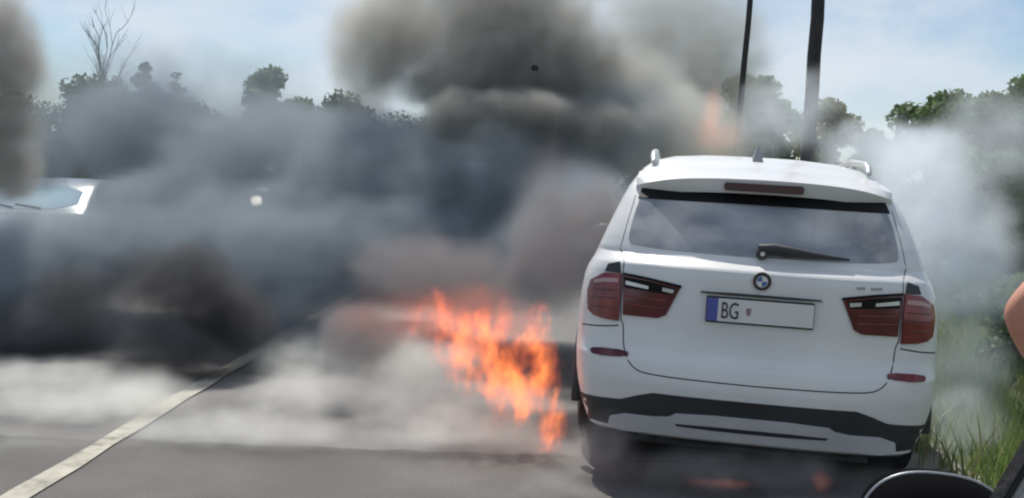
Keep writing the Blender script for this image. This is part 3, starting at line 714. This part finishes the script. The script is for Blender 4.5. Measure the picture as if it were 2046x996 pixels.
def bare_tree(px, top, Y, label, seed):
    rnd = random.Random(seed); t = at(px, top, Y); root = empty('bare_tree', (t.x, Y, 0)); tag(root, label, 'tree')
    bm = bmesh.new(); Hh = t.z
    add_tube(bm, [(0, 0, -0.2), (0.1, 0, Hh * 0.4), (0, 0, Hh * 0.68)], [0.16, 0.12, 0.08], 8); obj('trunk', bm, M['bark'], root, 60)
    bm = bmesh.new()
    def br(p, d, L, r, lv):
        pts = [p]; q = p.copy(); dd = d.copy()
        for k in range(4):
            dd = (dd + Vector((rnd.uniform(-.22, .22), rnd.uniform(-.22, .22), 0.10))).normalized(); q = q + dd * L / 4; pts.append(q.copy())
        add_tube(bm, pts, [r, r * .85, r * .7, r * .55, r * .4], 5)
        if lv < 2:
            for k in range(4):
                s = pts[rnd.randint(1, 4)]; e = (dd + Vector((rnd.uniform(-.8, .8), rnd.uniform(-.8, .8), rnd.uniform(0, .4)))).normalized()
                br(s, e, L * rnd.uniform(.4, .65), r * .5, lv + 1)
    for k in range(7):
        a = 2 * math.pi * k / 7; br(Vector((0, 0, Hh * (0.5 + 0.025 * k))), Vector((math.cos(a) * .20, math.sin(a) * .20, 0.95)).normalized(), Hh * 0.30, 0.032, 0)
    obj('branches', bm, M['bark'], root, 60)
GL = 'trees left of the road'; GR = 'trees right of the road'
tree('broadleaf_tree', 175, 148, 46, 230, 'large dark broadleaf tree below the bare branches, veiled by blue smoke', M['leaf_a'], 11, 0.2, 3600, 14, group=GL)
tree('broadleaf_tree', 345, 190, 48, 240, 'lower rounded broadleaf tree beside the large veiled tree', M['leaf_a'], 12, 0.15, 3200, 13, group=GL)
tree('broadleaf_tree', 20, 185, 44, 220, 'dark broadleaf tree behind the brown smoke at the verge', M['leaf_a'], 13, 0.2, 2600, 12, group=GL)
tree('slender_tree', 290, 122, 52, 75, 'slender pointed tree rising behind the lower rounded tree', M['leaf_a'], 14, 0.3, 1500, 9, 0.8, 0.11, group=GL)
tree('slender_tree', 352, 142, 55, 50, 'thin wispy tree top between slender tree and green tree', M['leaf_a'], 15, 0.4, 700, 7, 0.8, 0.11, group=GL)
tree('broadleaf_tree', 545, 128, 42, 150, 'tall green tree with a dense flat top standing clear of the smoke', M['leaf_b'], 16, 0.35, 3400, 13, group=GL)
tree('broadleaf_tree', 690, 185, 50, 170, 'dim tree half hidden by the edge of the dark plume', M['leaf_a'], 17, 0.2, 2200, 11, group=GL)
tree('broadleaf_tree', 455, 230, 56, 190, 'low dim tree in the gap before the tall green tree', M['leaf_a'], 24, 0.1, 2200, 11, group=GL)
tree('broadleaf_tree', 850, 225, 60, 240, 'broad tree wholly behind the blue grey smoke bank', M['leaf_a'], 25, 0.1, 2200, 11, group=GL)
bare_tree(208, 40, 50, 'leafless tree with thin upright branches above the veiled trees', 5)
tree('broadleaf_tree', 1530, 146, 46, 170, 'tall green tree behind the thick utility pole', M['leaf_b'], 18, 0.2, 3600, 14, group=GR)
tree('broadleaf_tree', 1658, 190, 32, 135, 'small tree with yellow green leaves right beside the thick pole', M['leaf_c'], 19, 0.1, 2200, 12, 0.3, 0.10, group=GR)
tree('broadleaf_tree', 1745, 255, 30, 120, 'low bushy tree between the yellow green tree and the pointed tree', M['leaf_b'], 20, 0.05, 2600, 12, 0, 0.10, group=GR)
tree('broadleaf_tree', 1885, 178, 34, 190, 'pointed dark green tree beyond the blue smoke on the verge', M['leaf_b'], 21, 0.1, 3600, 14, 0.3, 0.11, group=GR)
tree('broadleaf_tree', 2060, 140, 27, 220, 'tall green tree at the verge behind the raised hand', M['leaf_b'], 22, 0.1, 4200, 15, 0, 0.10, group=GR)
tree('broadleaf_tree', 1330, 250, 60, 260, 'broad low tree far behind the burning car', M['leaf_a'], 23, 0.1, 2200, 11, group=GR)
tree('broadleaf_tree', 1965, 300, 20, 190, 'leafy green thicket on the verge under the pointed tree', M['leaf_b'], 26, 0.0, 3600, 14, 0, 0.07, group=GR)

tree('shrub', 2035, 545, 9.2, 190, 'bright green leafy shrub on the verge beside the raised hand', M['leaf_b'], 31, 0.0, 1700, 10, 0, 0.035, group='shrubs on the right verge')
tree('shrub', 1990, 590, 12.5, 150, 'green shrub growing behind the leafy shrub on the verge', M['leaf_c'], 32, 0.0, 1500, 10, 0, 0.04, group='shrubs on the right verge')
# ------------------------------------------------------------------ grass on the right verge
def grass(name, n, x0, x1, y0, y1, h, m, seed, label, w=0.006):
    rnd = random.Random(seed); v = []; f = []
    tufts = [(rnd.uniform(x0, x1), y0 + (y1 - y0) * rnd.random() ** 1.7, rnd.uniform(0.5, 1.0)) for _ in range(n // 14)]
    for tx, ty, ts in tufts:
        for _ in range(14):
            x = tx + rnd.gauss(0, 0.07); y = ty + rnd.gauss(0, 0.07)
            hh = h * ts * rnd.uniform(0.5, 1.1); a = rnd.uniform(0, math.pi); ld = Vector((rnd.gauss(0, 0.28), rnd.gauss(0, 0.28), 0)) * hh
            s = Vector((math.cos(a), math.sin(a), 0)) * w * rnd.uniform(0.7, 1.4) * (1 + 0.06 * y)
            b = Vector((x, y, 0)); i = len(v)
            v += [b - s, b + s, b + ld * 0.45 + Vector((0, 0, hh * 0.6)) + s * 0.7, b + ld * 0.45 + Vector((0, 0, hh * 0.6)) - s * 0.7, b + ld + Vector((0, 0, hh))]
            f += [(i, i + 1, i + 2, i + 3), (i + 3, i + 2, i + 4)]
    return tag(pyd(name, v, f, m), label, 'grass', kind='stuff')
grass('verge_grass', 42000, 2.35, 9.0, 3.0, 22, 0.34, M['grass'], 1, 'long green grass on the verge beside the white car', 0.004)
grass('dry_grass', 9000, 2.3, 7.0, 3.5, 16, 0.42, M['straw'], 2, 'dry straw coloured grass stems on the verge beside the white car', 0.004)
grass('far_verge_grass', 9000, -12, -6.6, 6.0, 30, 0.35, M['grass'], 3, 'green grass on the verge across the road')

# ------------------------------------------------------------------ a flake in the smoke
bm = bmesh.new(); bmesh.ops.create_icosphere(bm, subdivisions=2, radius=0.026)
rnd = random.Random(4)
for v in bm.verts: v.co = Vector((v.co.x * 1.1, v.co.y * 0.5, v.co.z)) * rnd.uniform(0.7, 1.25)
o = obj('charred_flake', bm, M['seam']); o.location = at(1068, 136, 8.2); tag(o, 'small black charred flake carried up in front of the dark plume', 'debris')

# ------------------------------------------------------------------ smoke and fire: real volumes
def volume(name, blobs, res, mat_, amp=0.5, nscale=0.8, soft=0.7, pad=None, warp=0.0, stretch=(1, 1, 1), detail=4.0, floor=-0.4, seed=0.0, billow=0.0):
    pad = pad or 1 + amp * 0.75 + warp
    lo = [min(c[i] - r[i] * pad for c, r, _ in blobs) for i in range(3)]; hi = [max(c[i] + r[i] * pad for c, r, _ in blobs) for i in range(3)]
    lo[2] = max(lo[2], floor)
    ng = bpy.data.node_groups.new(name, 'GeometryNodeTree'); N = ng.nodes; L = ng.links
    ng.interface.new_socket('Geometry', in_out='OUTPUT', socket_type='NodeSocketGeometry')
    out = N.new('NodeGroupOutput'); vc = N.new('GeometryNodeVolumeCube')
    vc.inputs['Min'].default_value = lo; vc.inputs['Max'].default_value = hi
    for i, k in enumerate('XYZ'): vc.inputs['Resolution ' + k].default_value = max(6, int((hi[i] - lo[i]) / res))
    pos = N.new('GeometryNodeInputPosition')
    def VM(op, a, b=None, s=None):
        n = N.new('ShaderNodeVectorMath'); n.operation = op
        for i, v in enumerate((a, b)):
            if v is None: continue
            if isinstance(v, (tuple, list, Vector)): n.inputs[i].default_value = v
            else: L.new(v, n.inputs[i])
        if s is not None: n.inputs['Scale'].default_value = s
        return n.outputs['Value'] if op == 'LENGTH' else n.outputs[0]
    def MA(op, a, b=None):
        n = N.new('ShaderNodeMath'); n.operation = op
        for i, v in enumerate((a, b)):
            if v is None: continue
            if isinstance(v, (int, float)): n.inputs[i].default_value = v
            else: L.new(v, n.inputs[i])
        return n.outputs[0]
    ps = VM('ADD', VM('MULTIPLY', pos.outputs[0], stretch), (seed, seed * 1.7, -seed))
    nz = N.new('ShaderNodeTexNoise'); nz.inputs['Scale'].default_value = nscale; nz.inputs['Detail'].default_value = detail; nz.inputs['Roughness'].default_value = 0.58
    L.new(ps, nz.inputs['Vector'])
    P = pos.outputs[0]
    if warp:
        nw = N.new('ShaderNodeTexNoise'); nw.inputs['Scale'].default_value = nscale * 0.6; nw.inputs['Detail'].default_value = 2
        L.new(VM('ADD', ps, (7, 3, 5)), nw.inputs['Vector'])
        P = VM('ADD', P, VM('SCALE', VM('SUBTRACT', nw.outputs[1], (0.5, 0.5, 0.5)), None, warp * 2))
    nn = MA('MULTIPLY', MA('SUBTRACT', nz.outputs[0], 0.5), amp * 2)
    n2 = N.new('ShaderNodeTexNoise'); n2.inputs['Scale'].default_value = nscale * 3.2; n2.inputs['Detail'].default_value = 5; n2.inputs['Roughness'].default_value = 0.6
    L.new(VM('ADD', ps, (3.1, 9.2, 4.4)), n2.inputs['Vector'])
    m2 = N.new('ShaderNodeMapRange'); L.new(n2.outputs[0], m2.inputs[0]); m2.inputs[1].default_value = 0.34; m2.inputs[2].default_value = 0.66; m2.inputs[3].default_value = 1.0 - billow; m2.inputs[4].default_value = 1.0 + billow
    tot = None
    for c, r, wt in blobs:
        e = VM('LENGTH', VM('DIVIDE', VM('SUBTRACT', P, tuple(c)), tuple(r)))
        mr = N.new('ShaderNodeMapRange'); mr.interpolation_type = 'SMOOTHSTEP'; L.new(MA('ADD', MA('SUBTRACT', 1.0, e), nn), mr.inputs[0])
        mr.inputs[1].default_value = 0.0; mr.inputs[2].default_value = soft
        v = MA('MULTIPLY', mr.outputs[0], wt); tot = v if tot is None else MA('ADD', tot, v)
    if billow: tot = MA('MULTIPLY', tot, m2.outputs[0])
    L.new(tot, vc.inputs['Density'])
    sm = N.new('GeometryNodeSetMaterial'); sm.inputs['Material'].default_value = mat_
    L.new(vc.outputs[0], sm.inputs[0]); L.new(sm.outputs[0], out.inputs[0])
    vd = bpy.data.volumes.new(name); vd.materials.append(mat_)
    o = bpy.data.objects.new(name, vd); C.objects.link(o); o.modifiers.new('field', 'NODES').node_group = ng
    return o
def smoke_mat(name, col, dens, aniso=0.0):
    m = bpy.data.materials.new(name); m.use_nodes = True; t = m.node_tree; t.nodes.clear()
    ou = t.nodes.new('ShaderNodeOutputMaterial'); pv = t.nodes.new('ShaderNodeVolumePrincipled'); t.links.new(pv.outputs[0], ou.inputs['Volume'])
    pv.inputs['Color'].default_value = (*col, 1); pv.inputs['Density'].default_value = dens; pv.inputs['Anisotropy'].default_value = aniso
    return m
def fire_mat(name, estr, dens, lo, hi, mid=0.5):
    m = bpy.data.materials.new(name); m.use_nodes = True; t = m.node_tree; t.nodes.clear()
    ou = t.nodes.new('ShaderNodeOutputMaterial'); pv = t.nodes.new('ShaderNodeVolumePrincipled'); t.links.new(pv.outputs[0], ou.inputs['Volume'])
    at_ = t.nodes.new('ShaderNodeAttribute'); at_.attribute_name = 'density'
    r = t.nodes.new('ShaderNodeValToRGB'); t.links.new(at_.outputs['Fac'], r.inputs[0])
    r.color_ramp.elements[0].position = 0.1; r.color_ramp.elements[0].color = (*lo, 1); r.color_ramp.elements[1].position = 1.0; r.color_ramp.elements[1].color = (*hi, 1)
    mu = t.nodes.new('ShaderNodeMath'); mu.operation = 'MULTIPLY'; t.links.new(at_.outputs['Fac'], mu.inputs[0]); mu.inputs[1].default_value = estr
    t.links.new(r.outputs[0], pv.inputs['Emission Color']); t.links.new(mu.outputs[0], pv.inputs['Emission Strength'])
    pv.inputs['Color'].default_value = (0.3, 0.2, 0.18, 1); pv.inputs['Density'].default_value = dens
    return m
def B(px, py, Y, rx, rz, ry, wt=1.0):
    """blob seen at a pixel with pixel radii, at distance Y, ry metres deep"""
    s = Y / FPX; return (at(px, py, Y), (rx * s, ry, rz * s), wt)
def smoke(label, blobs, res, col, dens, **k):
    k.setdefault('billow', 0.75)
    o = volume('smoke_plume', blobs, res, smoke_mat('smoke', col, dens, k.pop('aniso', 0.0)), **k)
    return tag(o, label, 'smoke', 'smoke from the burning car', 'stuff')

smoke('dense dark grey plume billowing up ahead of the burning car',
      [B(960, 110, 10.5, 270, 130, 0.9, 0.9), B(1100, 150, 10.4, 190, 140, 0.8, 0.9), B(1050, 232, 9.6, 220, 70, 0.45, 4.2), B(880, 185, 10.4, 130, 60, 0.6, 1.2), B(1000, 10, 10.8, 260, 100, 0.8, 0.9), B(1140, 275, 9.8, 120, 45, 0.45, 1.8)],
      0.045, (0.50, 0.495, 0.47), 3.2, amp=0.7, nscale=1.4, soft=0.5, warp=0.22, seed=1.3, detail=6)
smoke('paler brownish grey smoke on both flanks of the dark plume',
      [B(725, 120, 10.8, 105, 150, 0.7, 1.1), B(800, 40, 10.9, 130, 80, 0.7, 1.0), B(1230, 190, 10.5, 170, 120, 0.7, 1.3), B(1350, 280, 10.0, 150, 110, 0.7, 1.3)],
      0.06, (0.70, 0.69, 0.65), 2.2, amp=0.7, nscale=1.4, soft=0.55, warp=0.2, seed=4.1, detail=6)
smoke('thin grey smoke drifting far ahead behind the thin utility pole',
      [B(1380, 80, 44, 200, 190, 3.0, 1.0), B(1420, 240, 44, 150, 120, 2.5, 0.9)],
      0.3, (0.68, 0.675, 0.65), 0.6, amp=0.6, nscale=0.35, soft=0.6, warp=0.6, seed=2.9, detail=5)
smoke('wide blue grey smoke bank drifting across the road and hiding traffic',
      [B(600, 310, 11.2, 400, 120, 1.5, 0.9), B(310, 260, 11.6, 340, 130, 1.0, 0.9), B(330, 170, 12.4, 420, 110, 0.9, 0.22), B(950, 370, 10.0, 400, 180, 1.4, 1.1), B(1260, 260, 10.2, 160, 110, 1.0, 0.9), B(700, 500, 9.4, 620, 140, 1.2, 1.6), B(380, 420, 10.4, 230, 120, 1.0, 1.3), B(100, 515, 9.6, 330, 115, 1.2, 2.0), B(90, 630, 8.9, 260, 80, 0.7, 0.8), B(590, 620, 8.8, 210, 75, 0.7, 1.2), B(280, 410, 11.0, 110, 80, 0.8, 1.2), B(40, 330, 11.5, 110, 70, 0.8, 1.0), B(1150, 470, 8.6, 180, 170, 0.8, 0.9)],
      0.08, (0.455, 0.51, 0.56), 2.7, amp=0.55, nscale=1.1, soft=0.6, seed=8.2, warp=0.2, detail=6)
smoke('black smoke hugging the asphalt beside the lane line',
      [B(370, 590, 7.9, 160, 95, 0.45, 1.1), B(330, 710, 7.6, 130, 75, 0.35, 1.0), B(470, 640, 8.0, 95, 75, 0.4, 1.1), B(90, 630, 8.6, 210, 95, 0.5, 0.6)],
      0.04, (0.17, 0.17, 0.18), 5.0, amp=0.75, nscale=2.0, soft=0.5, seed=2.7, warp=0.14, detail=6)
smoke('brown grey smoke column at the verge across the road',
      [B(0, 110, 9.0, 105, 140, 0.6, 1.1), B(0, 290, 9.0, 85, 130, 0.5, 1.4)],
      0.045, (0.52, 0.505, 0.48), 4.2, amp=0.65, nscale=1.8, soft=0.5, seed=5.5, warp=0.15, detail=6)
smoke('low white smoke lying on the sunlit asphalt',
      [B(800, 795, 6.8, 380, 70, 0.6, 0.9), B(150, 825, 6.3, 240, 80, 0.4, 1.0), B(120, 770, 7.2, 230, 50, 0.4, 0.7), B(620, 720, 8.2, 180, 55, 0.6, 1.0), B(820, 720, 7.6, 200, 60, 0.5, 0.9), B(480, 865, 5.8, 300, 55, 0.3, 0.9), B(270, 800, 6.5, 190, 60, 0.35, 0.8), B(900, 855, 5.85, 230, 50, 0.3, 0.9), B(60, 900, 5.6, 200, 50, 0.25, 0.8)],
      0.045, (0.95, 0.95, 0.92), 2.6, amp=0.7, nscale=2.0, soft=0.6, seed=3.3, warp=0.12, detail=6)
smoke('thin bluish white smoke drifting past the right side of the car',
      [B(1850, 370, 8.2, 150, 130, 0.8, 1.0), B(1900, 510, 7.6, 160, 150, 0.7, 1.2), B(1920, 720, 7.0, 100, 120, 0.5, 0.6), B(1930, 850, 6.1, 90, 90, 0.35, 0.55), B(1760, 300, 9.5, 170, 80, 0.7, 0.9), B(1560, 230, 10.5, 130, 110, 0.8, 0.5), B(2000, 270, 8.6, 140, 130, 0.7, 0.35)],
      0.055, (0.90, 0.945, 1.0), 1.8, amp=0.75, nscale=1.7, soft=0.6, seed=6.4, warp=0.12, detail=6)
smoke('grey smoke curling from under the rear bumper',
      [B(1180, 900, 5.35, 110, 100, 0.22, 1.0), B(1480, 945, 5.15, 340, 50, 0.2, 1.0), B(1120, 980, 5.0, 110, 50, 0.2, 0.8)],
      0.03, (0.6, 0.6, 0.6), 2.6, amp=0.8, nscale=3.0, seed=9.1, detail=6)
smoke('smoke rising along the left side of the burning car',
      [B(1110, 480, 7.2, 110, 190, 0.5, 1.0), B(1190, 440, 7.4, 90, 120, 0.35, 1.2), B(880, 545, 7.2, 220, 90, 0.5, 1.0), B(715, 680, 7.2, 90, 75, 0.4, 1.8)],
      0.05, (0.40, 0.38, 0.39), 2.5, amp=0.7, nscale=1.8, soft=0.55, seed=7.7, warp=0.1, detail=6)

FM = fire_mat('flames', 6.2, 2.0, (1.0, 0.105, 0.012), (1.0, 0.24, 0.04))
o = volume('flame', [B(1092, 850, 5.85, 40, 110, 0.10, 0.9), B(1080, 740, 5.85, 54, 105, 0.11, 0.9), B(1010, 745, 5.95, 105, 90, 0.14, 0.85), B(945, 680, 6.0, 105, 85, 0.15, 0.75), B(1050, 800, 5.9, 66, 60, 0.11, 0.9), B(890, 645, 6.1, 110, 55, 0.14, 0.35), B(1000, 640, 6.0, 110, 55, 0.14, 0.35)],
           0.010, FM, amp=1.5, nscale=9.0, soft=0.85, warp=0.08, stretch=(1.0, 0.7, 0.55), detail=6, seed=2.2, pad=1.5, billow=0.8)
tag(o, 'bright orange flames licking out from the rear wheel of the white car', 'fire', 'flames of the burning car', 'stuff')
o = volume('flame', [B(820, 640, 6.8, 160, 75, 0.3, 1.0), B(960, 640, 6.4, 150, 80, 0.25, 1.0)], 0.045, fire_mat('dull_flames', 0.62, 0.6, (1.0, 0.17, 0.07), (1.0, 0.20, 0.08)), amp=0.8, nscale=2.5, seed=1.1)
tag(o, 'dull red flames glowing inside the smoke beside the bright flames', 'fire', 'flames of the burning car', 'stuff')
o = volume('flame', [B(1425, 210, 9.2, 26, 75, 0.2, 1.0), B(1430, 270, 9.2, 60, 45, 0.22, 0.6)], 0.035, fire_mat('faint_flames', 0.9, 0.2, (1.0, 0.25, 0.12), (1.0, 0.32, 0.15)), amp=0.8, nscale=3.0, seed=3.9, stretch=(1, 1, 0.6))
tag(o, 'faint orange flame rising above the bonnet behind the roof', 'fire', 'flames of the burning car', 'stuff')
o = volume('flame', [B(1440, 966, 5.2, 75, 12, 0.05, 1.0), B(1640, 962, 5.2, 26, 20, 0.05, 1.0)], 0.008, fire_mat('ground_flames', 1.8, 0.5, (1.0, 0.12, 0.08), (1.0, 0.26, 0.14)), amp=1.0, nscale=14.0, seed=5.3, pad=1.6)
tag(o, 'low red flames on the asphalt under the rear bumper', 'fire', 'flames of the burning car', 'stuff')
